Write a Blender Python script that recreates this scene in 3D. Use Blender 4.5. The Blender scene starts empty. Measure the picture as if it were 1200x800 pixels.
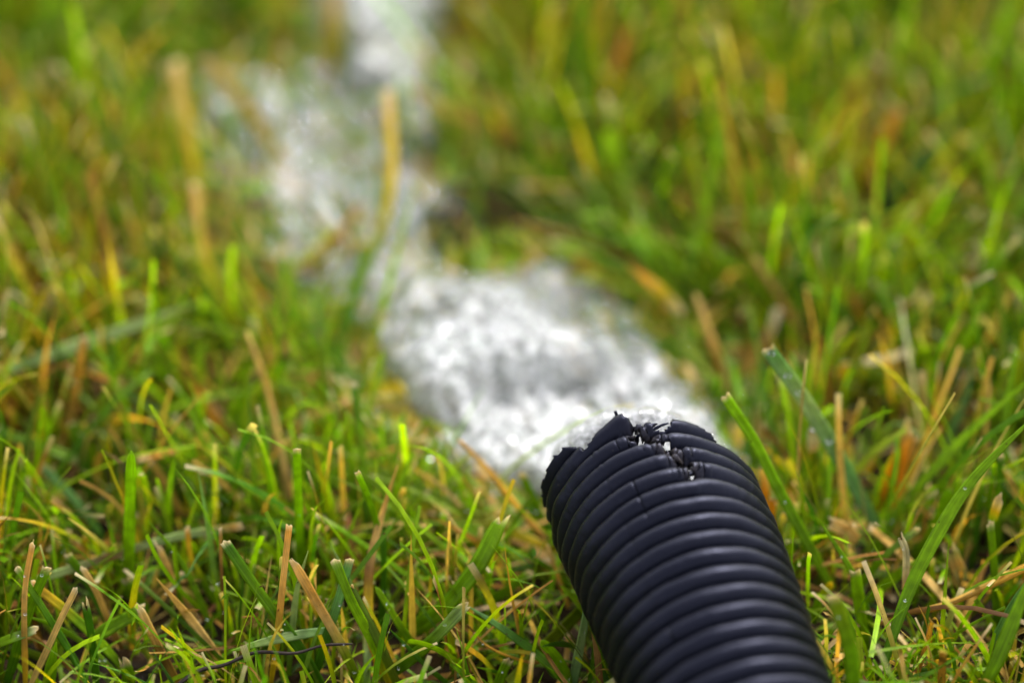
import bpy, math
import numpy as np
from mathutils import Vector
rng = np.random.default_rng(7)
D = bpy.data
sc = bpy.context.scene
COL = sc.collection
R = math.radians

# ---------------------------------------------------------------- camera, sky, sun, exposure
PITCH = R(40)
FOCAL, DIST = 105.0, 0.62
W0, H0 = 1200.0, 800.0
KPX = FOCAL / 36.0 * W0                      # pixels per unit of tangent
TIP = np.array([0.0, 0.0, 0.0300])           # centre of the hose mouth
FW = np.array([0, math.cos(PITCH), -math.sin(PITCH)])
UP = np.array([0, math.sin(PITCH), math.cos(PITCH)])
RT = np.array([1.0, 0, 0])
def ray(px, py):
    return FW + RT * ((px - 600) / KPX) + UP * ((400 - py) / KPX)
CAM = TIP - ray(755, 566) * DIST
def G(px, py, z=0.0):                        # the point at height z seen at a place of the photograph
    r = ray(px, py)
    return CAM + r * ((z - CAM[2]) / r[2])
def proj(P):
    q = np.asarray(P) - CAM
    d = q @ FW
    return 600 + KPX * (q @ RT) / d, 400 - KPX * (q @ UP) / d, d

cd = D.cameras.new('camera'); cam = D.objects.new('camera', cd); COL.objects.link(cam)
cam.location = CAM; cam.rotation_euler = (math.pi / 2 - PITCH, 0, 0)
cd.lens = FOCAL; cd.sensor_width = 36; cd.clip_start = 0.02; cd.clip_end = 200
cd.dof.use_dof = True; cd.dof.focus_distance = float(proj(TIP + np.array([.004, -.012, .020]))[2]) + .006; cd.dof.aperture_fstop = 4.0
cd.dof.aperture_blades = 0
sc.camera = cam

SUN_EL, SUN_AZ = R(50), R(24)                # az measured from +Y towards +X
w = D.worlds.new('World'); sc.world = w; w.use_nodes = True
nt = w.node_tree; bg = nt.nodes['Background']
sky = nt.nodes.new('ShaderNodeTexSky'); sky.sky_type = 'NISHITA'; sky.sun_disc = False
sky.sun_elevation = SUN_EL; sky.sun_rotation = SUN_AZ
sky.air_density = 1.0; sky.dust_density = 2.5; sky.ozone_density = 1.0
hs = nt.nodes.new('ShaderNodeHueSaturation'); hs.inputs['Saturation'].default_value = 0.15
tc = nt.nodes.new('ShaderNodeTexCoord'); cn = nt.nodes.new('ShaderNodeTexNoise')
cn.inputs['Scale'].default_value = 2.2; cn.inputs['Detail'].default_value = 5
cr = nt.nodes.new('ShaderNodeMapRange'); cr.inputs[1].default_value = 0.35; cr.inputs[2].default_value = 0.7
cr.inputs[3].default_value = 0.75; cr.inputs[4].default_value = 1.55
mm = nt.nodes.new('ShaderNodeVectorMath'); mm.operation = 'SCALE'
nt.links.new(sky.outputs[0], hs.inputs['Color']); nt.links.new(tc.outputs['Generated'], cn.inputs['Vector'])
nt.links.new(cn.outputs['Fac'], cr.inputs[0]); nt.links.new(hs.outputs[0], mm.inputs[0])
nt.links.new(cr.outputs[0], mm.inputs['Scale']); nt.links.new(mm.outputs[0], bg.inputs['Color'])
bg.inputs['Strength'].default_value = 0.135
sl = D.lights.new('sun', 'SUN'); sl.energy = 1.5; sl.angle = R(10); sl.color = (1, 0.97, 0.92)
so = D.objects.new('sun', sl); COL.objects.link(so)
sd = Vector((math.sin(SUN_AZ) * math.cos(SUN_EL), math.cos(SUN_AZ) * math.cos(SUN_EL), math.sin(SUN_EL)))
so.rotation_euler = sd.to_track_quat('Z', 'Y').to_euler()
vs = sc.view_settings
vs.view_transform = 'Standard'; vs.look = 'None'; vs.gamma = 1.0; vs.use_curve_mapping = False
vs.exposure = 1.36
sc.cycles.max_bounces = 14; sc.cycles.transmission_bounces = 10; sc.cycles.transparent_max_bounces = 8
sc.cycles.caustics_refractive = True; sc.cycles.caustics_reflective = True
sc.cycles.sample_clamp_indirect = 8.0

# ---------------------------------------------------------------- helpers
def noise3(x, y, z=0.0, seed=0):             # vectorised gradient-free value noise, -1..1
    x = np.asarray(x, float); y = np.asarray(y, float); z = np.asarray(z, float) + 0 * x
    xi, yi, zi = (np.floor(a).astype(np.int64) for a in (x, y, z))
    xf, yf, zf = x - xi, y - yi, z - zi
    s = lambda t: t * t * t * (t * (t * 6 - 15) + 10)
    u, v, t = s(xf), s(yf), s(zf)
    def h(a, b, c):
        n = (a * 374761393 + b * 668265263 + c * 2147483647 + seed * 974634777) & 0xffffffff
        n = ((n ^ (n >> 13)) * 1274126177) & 0xffffffff
        n = (n ^ (n >> 16)) & 0xffff
        return n / 32767.5 - 1
    L = lambda a, b, k: a + (b - a) * k
    c = [[[h(xi + i, yi + j, zi + k) for k in (0, 1)] for j in (0, 1)] for i in (0, 1)]
    return L(L(L(c[0][0][0], c[1][0][0], u), L(c[0][1][0], c[1][1][0], u), v),
             L(L(c[0][0][1], c[1][0][1], u), L(c[0][1][1], c[1][1][1], u), v), t)
def fbm(x, y, z=0.0, o=4, seed=0):
    r, a, f = 0, 1.0, 1.0
    for k in range(o):
        r = r + a * noise3(x * f, y * f, np.asarray(z) * f, seed + k); a *= .5; f *= 2.03
    return r / 1.9
def sstep(a, b, x):
    t = np.clip((x - a) / (b - a), 0, 1); return t * t * (3 - 2 * t)

def mesh_np(name, V, F, mat, parent=None, uv=None, col=None, smooth=True, extra=None):
    """V (n,3), F (m,4) quads -> ONE mesh object; uv and col are per vertex"""
    me = D.meshes.new(name); V = np.asarray(V, np.float32); F = np.asarray(F, np.int32)
    k = F.shape[1]
    me.vertices.add(len(V)); me.vertices.foreach_set('co', V.ravel())
    me.loops.add(F.size); me.loops.foreach_set('vertex_index', F.ravel())
    me.polygons.add(len(F)); me.polygons.foreach_set('loop_start', np.arange(0, F.size, k, dtype=np.int32))
    me.polygons.foreach_set('loop_total', np.full(len(F), k, np.int32))
    me.polygons.foreach_set('use_smooth', np.full(len(F), smooth))
    me.update(calc_edges=True); me.validate()
    if uv is not None:
        l = me.uv_layers.new(name='UVMap'); l.data.foreach_set('uv', np.asarray(uv, np.float32)[F.ravel()].ravel())
    if col is not None:
        a = me.color_attributes.new('Col', 'FLOAT_COLOR', 'POINT')
        c = np.ones((len(V), 4), np.float32); c[:, :np.asarray(col).shape[1]] = col
        a.data.foreach_set('color', c.ravel())
    for nm, arr in (extra or {}).items():
        a = me.attributes.new(nm, 'FLOAT', 'POINT'); a.data.foreach_set('value', np.asarray(arr, np.float32))
    me.materials.append(mat)
    o = D.objects.new(name, me); COL.objects.link(o)
    if parent: o.parent = parent
    return o
def tag(o, label=None, cat=None, group=None, kind=None):
    if label: o['label'] = label
    if cat: o['category'] = cat
    if group: o['group'] = group
    if kind: o['kind'] = kind
    return o
def new_mat(name):
    m = D.materials.new(name); m.use_nodes = True; m.node_tree.nodes.clear(); return m, m.node_tree
def N(t, typ, **kw):
    n = t.nodes.new(typ)
    for k, v in kw.items():
        if k.startswith('i_'): n.inputs[k[2:].replace('_', ' ')].default_value = v
        else: setattr(n, k, v)
    return n

# ---------------------------------------------------------------- materials
def mat_grass(name, dry=0.0):
    m, t = new_mat(name); L = t.links.new
    out = N(t, 'ShaderNodeOutputMaterial'); at = N(t, 'ShaderNodeAttribute', attribute_name='Col')
    uv = N(t, 'ShaderNodeUVMap'); sx = N(t, 'ShaderNodeSeparateXYZ'); L(uv.outputs[0], sx.inputs[0])
    # veins along the blade: u runs across, v along (metres)
    cv = N(t, 'ShaderNodeCombineXYZ'); mu = N(t, 'ShaderNodeMath', operation='MULTIPLY'); mu.inputs[1].default_value = 9
    mv = N(t, 'ShaderNodeMath', operation='MULTIPLY'); mv.inputs[1].default_value = 60
    L(sx.outputs[0], mu.inputs[0]); L(sx.outputs[1], mv.inputs[0]); L(mu.outputs[0], cv.inputs[0]); L(mv.outputs[0], cv.inputs[1])
    vn = N(t, 'ShaderNodeTexNoise', i_Scale=1.0, i_Detail=3.0, i_Roughness=.6); L(cv.outputs[0], vn.inputs['Vector'])
    geo = N(t, 'ShaderNodeNewGeometry')
    bn = N(t, 'ShaderNodeTexNoise', i_Scale=420.0, i_Detail=3.0); L(geo.outputs['Position'], bn.inputs['Vector'])
    r1 = N(t, 'ShaderNodeMapRange'); r1.inputs[1].default_value = .3; r1.inputs[2].default_value = .7
    r1.inputs[3].default_value = .66 - .22 * dry; r1.inputs[4].default_value = 1.38 + .12 * dry; L(vn.outputs[0], r1.inputs[0])
    r2 = N(t, 'ShaderNodeMapRange'); r2.inputs[1].default_value = .3; r2.inputs[2].default_value = .7
    r2.inputs[3].default_value = .8; r2.inputs[4].default_value = 1.2; L(bn.outputs[0], r2.inputs[0])
    mul = N(t, 'ShaderNodeMath', operation='MULTIPLY'); L(r1.outputs[0], mul.inputs[0]); L(r2.outputs[0], mul.inputs[1])
    vs_ = N(t, 'ShaderNodeVectorMath', operation='SCALE'); L(at.outputs['Color'], vs_.inputs[0]); L(mul.outputs[0], vs_.inputs['Scale'])
    # brown blotches of wear
    sn = N(t, 'ShaderNodeTexNoise', i_Scale=900.0, i_Detail=2.0); L(geo.outputs['Position'], sn.inputs['Vector'])
    sr = N(t, 'ShaderNodeMapRange'); sr.inputs[1].default_value = .70; sr.inputs[2].default_value = .76; L(sn.outputs[0], sr.inputs[0])
    mx = N(t, 'ShaderNodeMix', data_type='RGBA'); L(sr.outputs[0], mx.inputs[0]); L(vs_.outputs[0], mx.inputs[6]); mx.inputs[7].default_value = (.07, .03, .008, 1)
    bm = N(t, 'ShaderNodeBump', i_Strength=.5, i_Distance=.00015); L(vn.outputs[0], bm.inputs['Height'])
    p = N(t, 'ShaderNodeBsdfPrincipled'); p.inputs['Roughness'].default_value = .38 + .2 * dry
    p.inputs['Specular IOR Level'].default_value = .17 - .09 * dry
    L(mx.outputs[2], p.inputs['Base Color']); L(bm.outputs[0], p.inputs['Normal'])
    tr = N(t, 'ShaderNodeBsdfTranslucent'); g = N(t, 'ShaderNodeVectorMath', operation='MULTIPLY'); g.inputs[1].default_value = (1.4, 1.3, .35)
    L(mx.outputs[2], g.inputs[0]); L(g.outputs[0], tr.inputs[0])
    ms = N(t, 'ShaderNodeMixShader'); ms.inputs[0].default_value = .44 - .16 * dry
    L(p.outputs[0], ms.inputs[1]); L(tr.outputs[0], ms.inputs[2]); L(ms.outputs[0], out.inputs[0])
    return m
M_GRASS = mat_grass('grass_leaf'); M_DRY = mat_grass('dry_grass', 1.0)

def mat_soil():
    m, t = new_mat('wet_soil'); L = t.links.new
    out = N(t, 'ShaderNodeOutputMaterial'); p = N(t, 'ShaderNodeBsdfPrincipled', i_Roughness=.8)
    p.inputs['Specular IOR Level'].default_value = .2
    geo = N(t, 'ShaderNodeNewGeometry'); n = N(t, 'ShaderNodeTexNoise', i_Scale=160.0, i_Detail=8.0); L(geo.outputs['Position'], n.inputs['Vector'])
    cr_ = N(t, 'ShaderNodeValToRGB'); e = cr_.color_ramp.elements
    e[0].position = .35; e[0].color = (.010, .006, .003, 1); e[1].position = .75; e[1].color = (.075, .038, .012, 1)
    L(n.outputs[0], cr_.inputs[0]); L(cr_.outputs[0], p.inputs['Base Color'])
    b = N(t, 'ShaderNodeBump', i_Strength=.8, i_Distance=.002); L(n.outputs[0], b.inputs['Height']); L(b.outputs[0], p.inputs['Normal'])
    L(p.outputs[0], out.inputs[0]); return m
M_SOIL = mat_soil()

def mat_hose():
    m, t = new_mat('black_corrugated_plastic'); L = t.links.new
    out = N(t, 'ShaderNodeOutputMaterial'); p = N(t, 'ShaderNodeBsdfPrincipled')
    p.inputs['Specular IOR Level'].default_value = .30; p.inputs['Specular Tint'].default_value = (.60, .64, 1, 1)
    geo = N(t, 'ShaderNodeNewGeometry')
    n = N(t, 'ShaderNodeTexNoise', i_Scale=150.0, i_Detail=6.0, i_Roughness=.65); L(geo.outputs['Position'], n.inputs['Vector'])
    r = N(t, 'ShaderNodeMapRange'); r.inputs[1].default_value = .3; r.inputs[2].default_value = .7
    r.inputs[3].default_value = .34; r.inputs[4].default_value = .54; L(n.outputs[0], r.inputs[0]); L(r.outputs[0], p.inputs['Roughness'])
    # dust and grit
    n2 = N(t, 'ShaderNodeTexNoise', i_Scale=1500.0, i_Detail=3.0); L(geo.outputs['Position'], n2.inputs['Vector'])
    r2 = N(t, 'ShaderNodeMapRange'); r2.inputs[1].default_value = .66; r2.inputs[2].default_value = .8; L(n2.outputs[0], r2.inputs[0])
    at = N(t, 'ShaderNodeAttribute', attribute_name='wear')
    ad = N(t, 'ShaderNodeMath', operation='MULTIPLY_ADD'); ad.inputs[1].default_value = .35; L(r2.outputs[0], ad.inputs[0])
    mw = N(t, 'ShaderNodeMath', operation='MULTIPLY'); L(at.outputs['Fac'], mw.inputs[0]); L(n2.outputs[0], mw.inputs[1]); L(mw.outputs[0], ad.inputs[2])
    mx = N(t, 'ShaderNodeMix', data_type='RGBA'); L(ad.outputs[0], mx.inputs[0])
    mx.inputs[6].default_value = (.0018, .0020, .0046, 1); mx.inputs[7].default_value = (.06, .048, .038, 1)
    L(mx.outputs[2], p.inputs['Base Color'])
    b = N(t, 'ShaderNodeBump', i_Strength=.35, i_Distance=.0003); L(n.outputs[0], b.inputs['Height'])
    b2 = N(t, 'ShaderNodeBump', i_Strength=.25, i_Distance=.0001); L(n2.outputs[0], b2.inputs['Height']); L(b.outputs[0], b2.inputs['Normal'])
    L(b2.outputs[0], p.inputs['Normal']); L(p.outputs[0], out.inputs[0]); return m
M_HOSE = mat_hose()

def mat_water(name, foamy=True):
    m, t = new_mat(name); L = t.links.new
    out = N(t, 'ShaderNodeOutputMaterial')
    gl = N(t, 'ShaderNodeBsdfPrincipled'); gl.inputs['Base Color'].default_value = (.97, .985, .98, 1)
    gl.inputs['Roughness'].default_value = .015; gl.inputs['IOR'].default_value = 1.33; gl.inputs['Transmission Weight'].default_value = 1
    if not foamy:
        L(gl.outputs[0], out.inputs[0]); return m
    geo = N(t, 'ShaderNodeNewGeometry')
    n = N(t, 'ShaderNodeTexNoise', i_Scale=400.0, i_Detail=2.5, i_Roughness=.5, i_Distortion=.8); L(geo.outputs['Position'], n.inputs['Vector'])
    b = N(t, 'ShaderNodeBump', i_Strength=.7, i_Distance=.0009); L(n.outputs[0], b.inputs['Height'])
    L(b.outputs[0], gl.inputs['Normal'])
    fo = N(t, 'ShaderNodeBsdfPrincipled'); fo.inputs['Base Color'].default_value = (.80, .80, .82, 1)
    fo.inputs['Coat Weight'].default_value = 1; fo.inputs['Coat Roughness'].default_value = .02; fo.inputs['Coat IOR'].default_value = 1.33; L(b.outputs[0], fo.inputs['Coat Normal'])
    fo.inputs['Roughness'].default_value = .1; fo.inputs['IOR'].default_value = 1.33; fo.inputs['Specular IOR Level'].default_value = .9
    fo.inputs['Subsurface Weight'].default_value = .3; fo.inputs['Subsurface Radius'].default_value = (1, 1, 1); fo.inputs['Subsurface Scale'].default_value = .0018
    L(b.outputs[0], fo.inputs['Normal'])
    at = N(t, 'ShaderNodeAttribute', attribute_name='foam')
    n2 = N(t, 'ShaderNodeTexNoise', i_Scale=420.0, i_Detail=6.0, i_Roughness=.75, i_Distortion=1.0); L(geo.outputs['Position'], n2.inputs['Vector'])
    r = N(t, 'ShaderNodeMapRange'); r.inputs[1].default_value = .32; r.inputs[2].default_value = .68
    r.inputs[3].default_value = -.55; r.inputs[4].default_value = .55; L(n2.outputs[0], r.inputs[0])
    ad = N(t, 'ShaderNodeMath', operation='ADD', use_clamp=True); L(at.outputs['Fac'], ad.inputs[0]); L(r.outputs[0], ad.inputs[1])
    mf = N(t, 'ShaderNodeMath', operation='MULTIPLY'); L(ad.outputs[0], mf.inputs[0]); mf.inputs[1].default_value = .95
    ms = N(t, 'ShaderNodeMixShader'); L(mf.outputs[0], ms.inputs[0]); L(gl.outputs[0], ms.inputs[1]); L(fo.outputs[0], ms.inputs[2])
    L(ms.outputs[0], out.inputs[0]); return m
M_WATER = mat_water('rushing_water'); M_DROP = mat_water('clear_water', False)

# ---------------------------------------------------------------- hose geometry (parametric)
PITCH_R, R_OUT, RIB = 0.00402, 0.0209, 0.0029
d0 = np.array([0.24, -0.97, 0.0]); d0 /= np.linalg.norm(d0)    # horizontal way back from the mouth
S_END = 0.24
ss = np.linspace(-0.012, S_END, 700)
elev = R(2) - R(14) * sstep(0.0, 0.075, ss) + R(12) * sstep(0.09, 0.17, ss)
yaw = R(0) + R(4) * sstep(0.01, 0.1, ss)
dirs = np.stack([(d0[0] * np.cos(yaw) - d0[1] * np.sin(yaw) * 1) * np.cos(elev), (d0[1] * np.cos(yaw) + d0[0] * np.sin(yaw)) * np.cos(elev), np.sin(elev)], 1)
cen = np.cumsum(dirs * (ss[1] - ss[0]), 0); cen -= cen[np.argmin(abs(ss))] - TIP
def frame(s):
    c = np.stack([np.interp(s, ss, cen[:, i]) for i in range(3)], -1)
    t = np.stack([np.interp(s, ss, dirs[:, i]) for i in range(3)], -1); t /= np.linalg.norm(t, axis=-1, keepdims=True)
    side = np.cross(np.array([0, 0, 1.0]), t)                     # picture right, looking from behind the hose
    side /= np.linalg.norm(side, axis=-1, keepdims=True)
    up = np.cross(t, side)
    return c, t, side, up
CRACK = np.array([[-14, 5], [-9, 8.5], [-3, 11], [3, 13.5], [6, 16], [11, 19.5], [9, 22]], float)   # degrees, millimetres
def hose_point(s, th, inner=0.0):
    """s metres from the mouth, th radians from the top towards the right"""
    c, t, side, up = frame(s)
    smm, td = s * 1000, np.degrees(th)
    cth = np.interp(smm, CRACK[:, 1], CRACK[:, 0])
    right = sstep(-1.5, 1.5, td - cth) * (1 - sstep(60, 150, td)) * (td > -90)
    near = np.exp(-((td - cth) / 9.0) ** 2) * sstep(3, 7, smm) * (1 - sstep(19, 24, smm))
    ph = s / PITCH_R + .46 * right * (1 - sstep(16, 27, smm)) + .05 * fbm(th * 3, s * 60, 0, 2, 3)
    pr = (0.5 + 0.5 * np.cos(2 * math.pi * ph)) ** 0.55
    irregular = fbm(th * 6 / math.pi * 2, s * 260, 1.3, 3, 11)
    r = R_OUT - .0026 * sstep(2, 75, smm) - RIB * (1 - pr) + (.00022 + .00022 * np.exp(-smm / 18)) * irregular + .00006 * fbm(th * 60, s * 1800, 2, 2, 13) * (smm < 50)
    r = r + .00022 * np.exp(-((td + 37) / .7) ** 2) * (smm < 45) * pr          # mould seam
    r = r - .00035 * np.exp(-((td + 37.0) / .5) ** 2) * (noise3(s * 230, 0 * s + 2) > .1) - .0003 * np.exp(-((td + 24) / .6) ** 2) * (noise3(s * 260, 0 * s + 9) > .3) * (smm < 30)
    r = r - near * (.0012 + .0020 * fbm(th * 40, s * 900, 0, 3, 5))
    # ribs right of the tear are pressed flat, left ones splay outward
    r = r - .0012 * right * np.exp(-((td - 40) / 35) ** 2) * (1 - sstep(10, 26, smm))
    fl = np.exp(-((td + 17) / 11) ** 2) * (1 - sstep(0, 7, smm))
    r = r + .0012 * fl + .0014 * np.exp(-((td + 62) / 24) ** 2) * (1 - sstep(0, 5, smm))
    sq = 1 + .015 * np.cos(2 * th)
    sh = -.0016 * fl
    P = c + t * sh[..., None] + side * (r * np.sin(th) / sq)[..., None] + up * (r * np.cos(th) * sq)[..., None]
    return P
def edge_s(td):
    """where the torn mouth begins, millimetres, for an angle in degrees"""
    k = np.array([-180, -128, -112, -97, -92, -60, -50, -46, -42, -34, -28, -22, -17, -14.5, -11, -6, 0, 5, 9, 14, 30, 60, 90, 130, 180], float)
    v = np.array([4.6, 4.8, 4.6, 4.5, 0.3, 0.1, 0.3, 1.2, 4.3, 3.6, 2.5, 1.5, 1.2, 3.6, 5.0, 5.8, 6.6, 7.2, 6.0, 5.6, 6.0, 8.2, 8.2, 6.4, 4.6])
    return np.interp(td, k, v)

NT, NS = 400, 620
sv = np.linspace(-0.001, S_END, NS); sv = -0.001 + (S_END + .001) * (np.linspace(0, 1, NS) ** 1.25)
tv = np.linspace(-math.pi, math.pi, NT, endpoint=False)
SS, TT = np.meshgrid(sv, tv, indexing='ij')
P = hose_point(SS, TT)
td, smm = np.degrees(TT), SS * 1000
rag = fbm(TT * 30, SS * 800, 0, 4, 21); rag2 = fbm(TT * 9, SS * 350, 4, 3, 8)
keep = smm > edge_s(td) + .45 * rag * np.where(np.abs(td + 2) < 19, 1.9, .5)
cth = np.interp(smm, CRACK[:, 1], CRACK[:, 0])
dcr = np.abs(td - cth) * .37 + .9 * rag
holes = np.zeros_like(td)
for a, s0, ra, rs in ((-12, 8.0, 7.0, 1.2), (-2.5, 11.0, 8.5, 1.0), (3.5, 14, 4.0, 1.1), (8, 17.6, 6.5, 1.5), (11, 20.0, 4, 1.2), (-7, 9.4, 4, 1.0)):
    holes = np.maximum(holes, 1 - np.sqrt(((td - a) / ra) ** 2 + ((smm - s0) / rs) ** 2) + .55 * rag2 + .3 * rag)
keep &= ~((holes > .32))
keep &= ~((dcr < .2) & (smm < 20) & (smm > 5))
keep &= ~((np.abs(td + 96) < .8 + .5 * rag) & (smm < 4.4))
vid = np.arange(NS * NT).reshape(NS, NT)
a = vid[:-1]; b = vid[1:]
F = np.stack([a, b, np.roll(b, -1, 1), np.roll(a, -1, 1)], -1)
kf = keep[:-1] & keep[1:] & np.roll(keep, -1, 1)[:-1] & np.roll(keep, -1, 1)[1:]
F = F[kf][:, ::-1]
used = np.unique(F); remap = np.zeros(NS * NT, int); remap[used] = np.arange(len(used))
wear = np.clip(np.exp(-(np.abs(td - cth) / 5) ** 2) * sstep(4, 8, smm) * (1 - sstep(19, 24, smm)) * .9, 0, 1)
hose = D.objects.new('drain_hose', None); COL.objects.link(hose); hose.location = (0, 0, 0)
tag(hose, 'black corrugated plastic hose with a torn ragged mouth, pouring water onto the grass', 'hose')
ho = mesh_np('ribbed_wall', P.reshape(-1, 3)[used], remap[F], M_HOSE, hose, extra={'wear': wear.ravel()[used]})
so_ = ho.modifiers.new('wall', 'SOLIDIFY'); so_.thickness = .0009; so_.offset = -1 
# torn strips of plastic standing up round the tear
def strip(name, pts, wid, mat, parent, th=.0003, seed=0, label=None):
    pts = np.asarray(pts, float); n = 12
    u = np.linspace(0, 1, len(pts)); q = np.linspace(0, 1, n)
    c = np.stack([np.interp(q, u, pts[:, i]) for i in range(3)], 1)
    c[1:-1] = (c[:-2] + 2 * c[1:-1] + c[2:]) / 4
    t = np.gradient(c, axis=0); t /= np.linalg.norm(t, axis=1, keepdims=True)
    sd_ = np.cross(t, FW); sd_ /= np.linalg.norm(sd_, axis=1, keepdims=True)
    nn = np.cross(sd_, t); w_ = wid * (1 - .75 * q) * (1 + .35 * noise3(q * 7, q * 0 + seed))
    V = np.stack([c - sd_ * w_[:, None] / 2 + nn * th, c + sd_ * w_[:, None] / 2 + nn * th, c + sd_ * w_[:, None] / 2 - nn * th, c - sd_ * w_[:, None] / 2 - nn * th], 1).reshape(-1, 3)
    F = [(4 * i + k, 4 * i + (k + 1) % 4, 4 * i + 4 + (k + 1) % 4, 4 * i + 4 + k) for i in range(n - 1) for k in range(4)]
    F += [(3, 2, 1, 0), (4 * n - 4, 4 * n - 3, 4 * n - 2, 4 * n - 1)]
    return mesh_np(name, V, F, mat, parent, smooth=True)
def hp(sm, deg, lift=0.0):
    s_ = np.array([sm / 1000.]); c, t, sd_, up = frame(s_)
    p = hose_point(s_, np.array([R(deg)]))[0]; o_ = p - c[0]; o_ /= np.linalg.norm(o_)
    return p + o_ * lift / 1000
for k, (a_, s0, da, ds, lift, wd) in enumerate([(-5, 6.4, 7, -1.2, 1.0, .0012), (-2, 6.6, 10, -.5, .9, .0009), (-14, 6.4, 8, .3, .7, .0010),
        (-6, 9.6, 6, .9, .6, .0012), (2, 11.8, 4, 1.4, .6, .0013), (1, 15.2, 5, 1.0, .5, .0012), (10, 18.4, -5, .8, .5, .0011), (6, 16.4, 6, .2, .5, .001),
        (12, 18.8, -4, 1.8, .3, .0013), (-9, 8.0, 6, .5, .5, .0011)]):
    pts = [hp(s0 + ds * q, a_ + da * q, .55 * lift * q * (1.4 - .4 * q) - .3) for q in (0, .35, .7, 1)]
    strip('plastic_shred', pts, wd, M_HOSE, hose, seed=k)

# ---------------------------------------------------------------- plant colours
GREEN = np.array([.138, .255, .002]); DEEP = np.array([.045, .125, .003]); BLUE = np.array([.125, .255, .070]); LIME = np.array([.22, .38, .003])
OLIVE = np.array([.17, .22, .006]); YELL = np.array([.45, .34, .01]); STRAW = np.array([.54, .37, .12]); TAN = np.array([.42, .25, .05])
ORANGE = np.array([.56, .31, .030]); BROWN = np.array([.15, .070, .018]); PALE = np.array([.55, .50, .33]); DARK = np.array([.05, .038, .035]); PALEG = np.array([.26, .34, .13])
# ---------------------------------------------------------------- water: where it runs
def poly_w(pts, z=.006): return np.array([G(x, y, z)[:2] for x, y in pts])
def sdf(px, py, poly):
    """signed distance, positive inside"""
    d = np.full(px.shape, 1e9); inside = np.zeros(px.shape, bool); n = len(poly)
    for i in range(n):
        ax, ay = poly[i]; bx, by = poly[(i + 1) % n]
        ex, ey = bx - ax, by - ay
        t = np.clip(((px - ax) * ex + (py - ay) * ey) / (ex * ex + ey * ey), 0, 1)
        d = np.minimum(d, np.hypot(px - ax - ex * t, py - ay - ey * t))
        c = (ay > py) != (by > py)
        with np.errstate(divide='ignore', invalid='ignore'):
            inside ^= c & (px < (bx - ax) * (py - ay) / (by - ay + 1e-12) + ax)
    return np.where(inside, d, -d)
W1 = poly_w([(690, 650), (630, 612), (590, 588), (545, 562), (488, 556), (445, 495), (430, 410), (462, 362), (535, 330), (590, 326), (640, 342), (700, 370), (780, 376), (858, 412), (912, 480), (925, 540), (905, 640)], .010)
W2 = poly_w([(500, 500), (440, 450), (400, 400), (330, 350), (270, 300), (235, 200), (190, 130), (195, 70), (330, 55), (335, 0), (350, -70), (560, -70), (560, 0), (545, 110), (525, 165), (570, 215), (640, 235), (700, 290), (780, 345), (830, 400), (800, 450), (600, 470)])
W3 = poly_w([(330, -70), (350, 25), (385, 60), (405, 120), (450, 160), (500, 172), (545, 140), (550, 70), (530, 0), (520, -70)])
W4 = poly_w([(185, 75), (330, 60), (350, 110), (430, 180), (440, 280), (420, 330), (300, 300), (260, 190), (200, 150)])
HOLE = poly_w([(490, 245), (560, 215), (650, 235), (670, 290), (610, 318), (510, 312)])
W5 = poly_w([(420, 300), (480, 280), (560, 320), (640, 300), (700, 330), (690, 390), (560, 400), (440, 380)])
def water_fields(x, y):
    k = .0035 * fbm(x * 90, y * 90, 0, 3, 31)
    s1, s2, s3, s4, sh, s5 = (sdf(x, y, w_) + k * m_ for w_, m_ in ((W1, 1.2), (W2, 1.5), (W3, 2.6), (W4, 2.0), (HOLE, 1), (W5, 1.5)))
    return s1, s2, s3, s4, sh, s5
def near_hose(P, margin):
    """inside the hose or within margin of it"""
    best = np.full(P.shape[:-1], 1e9)
    for i in range(0, 700, 6):
        if ss[i] < -.001: continue
        best = np.minimum(best, np.linalg.norm(P - cen[i], axis=-1))
    return best < R_OUT + margin

# ---------------------------------------------------------------- the ground
def terrain(x, y):
    h = .0022 * fbm(x * 28, y * 28, 0, 4, 41)
    s1, s2, s3, s4, sh, s5 = water_fields(x, y)
    return h - .004 * sstep(-.01, .02, np.maximum(s1, s2)) - .002 - .007 * sstep(-.002, .008, sh)
inner = np.linspace(-.4, .4, 200); o1 = np.array([-60, -20, -6, -2, -.9, -.55])
gx = np.concatenate([o1, inner, -o1[::-1]]); gy = np.concatenate([o1, np.linspace(-.3, .75, 250), -o1[::-1] + .3])
GX, GY = np.meshgrid(gx, gy, indexing='ij')
GZ = terrain(GX, GY); GZ[(abs(GX) > 1) | (abs(GY) > 1.4)] = -.002
n0, n1 = GX.shape; vid = np.arange(n0 * n1).reshape(n0, n1)
F = np.stack([vid[:-1, :-1], vid[1:, :-1], vid[1:, 1:], vid[:-1, 1:]], -1).reshape(-1, 4)
mesh_np('ground', np.stack([GX, GY, GZ], -1).reshape(-1, 3), F, M_SOIL)['kind'] = 'structure'

# ---------------------------------------------------------------- water surface
lo = np.min([W1.min(0), W2.min(0)], 0) - .01; hi = np.max([W1.max(0), W2.max(0)], 0) + .01
st = .0006
X, Y = np.meshgrid(np.arange(lo[0], hi[0], st), np.arange(lo[1], hi[1], st), indexing='ij')
s1, s2, s3, s4, sh, s5 = water_fields(X, Y)
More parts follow.
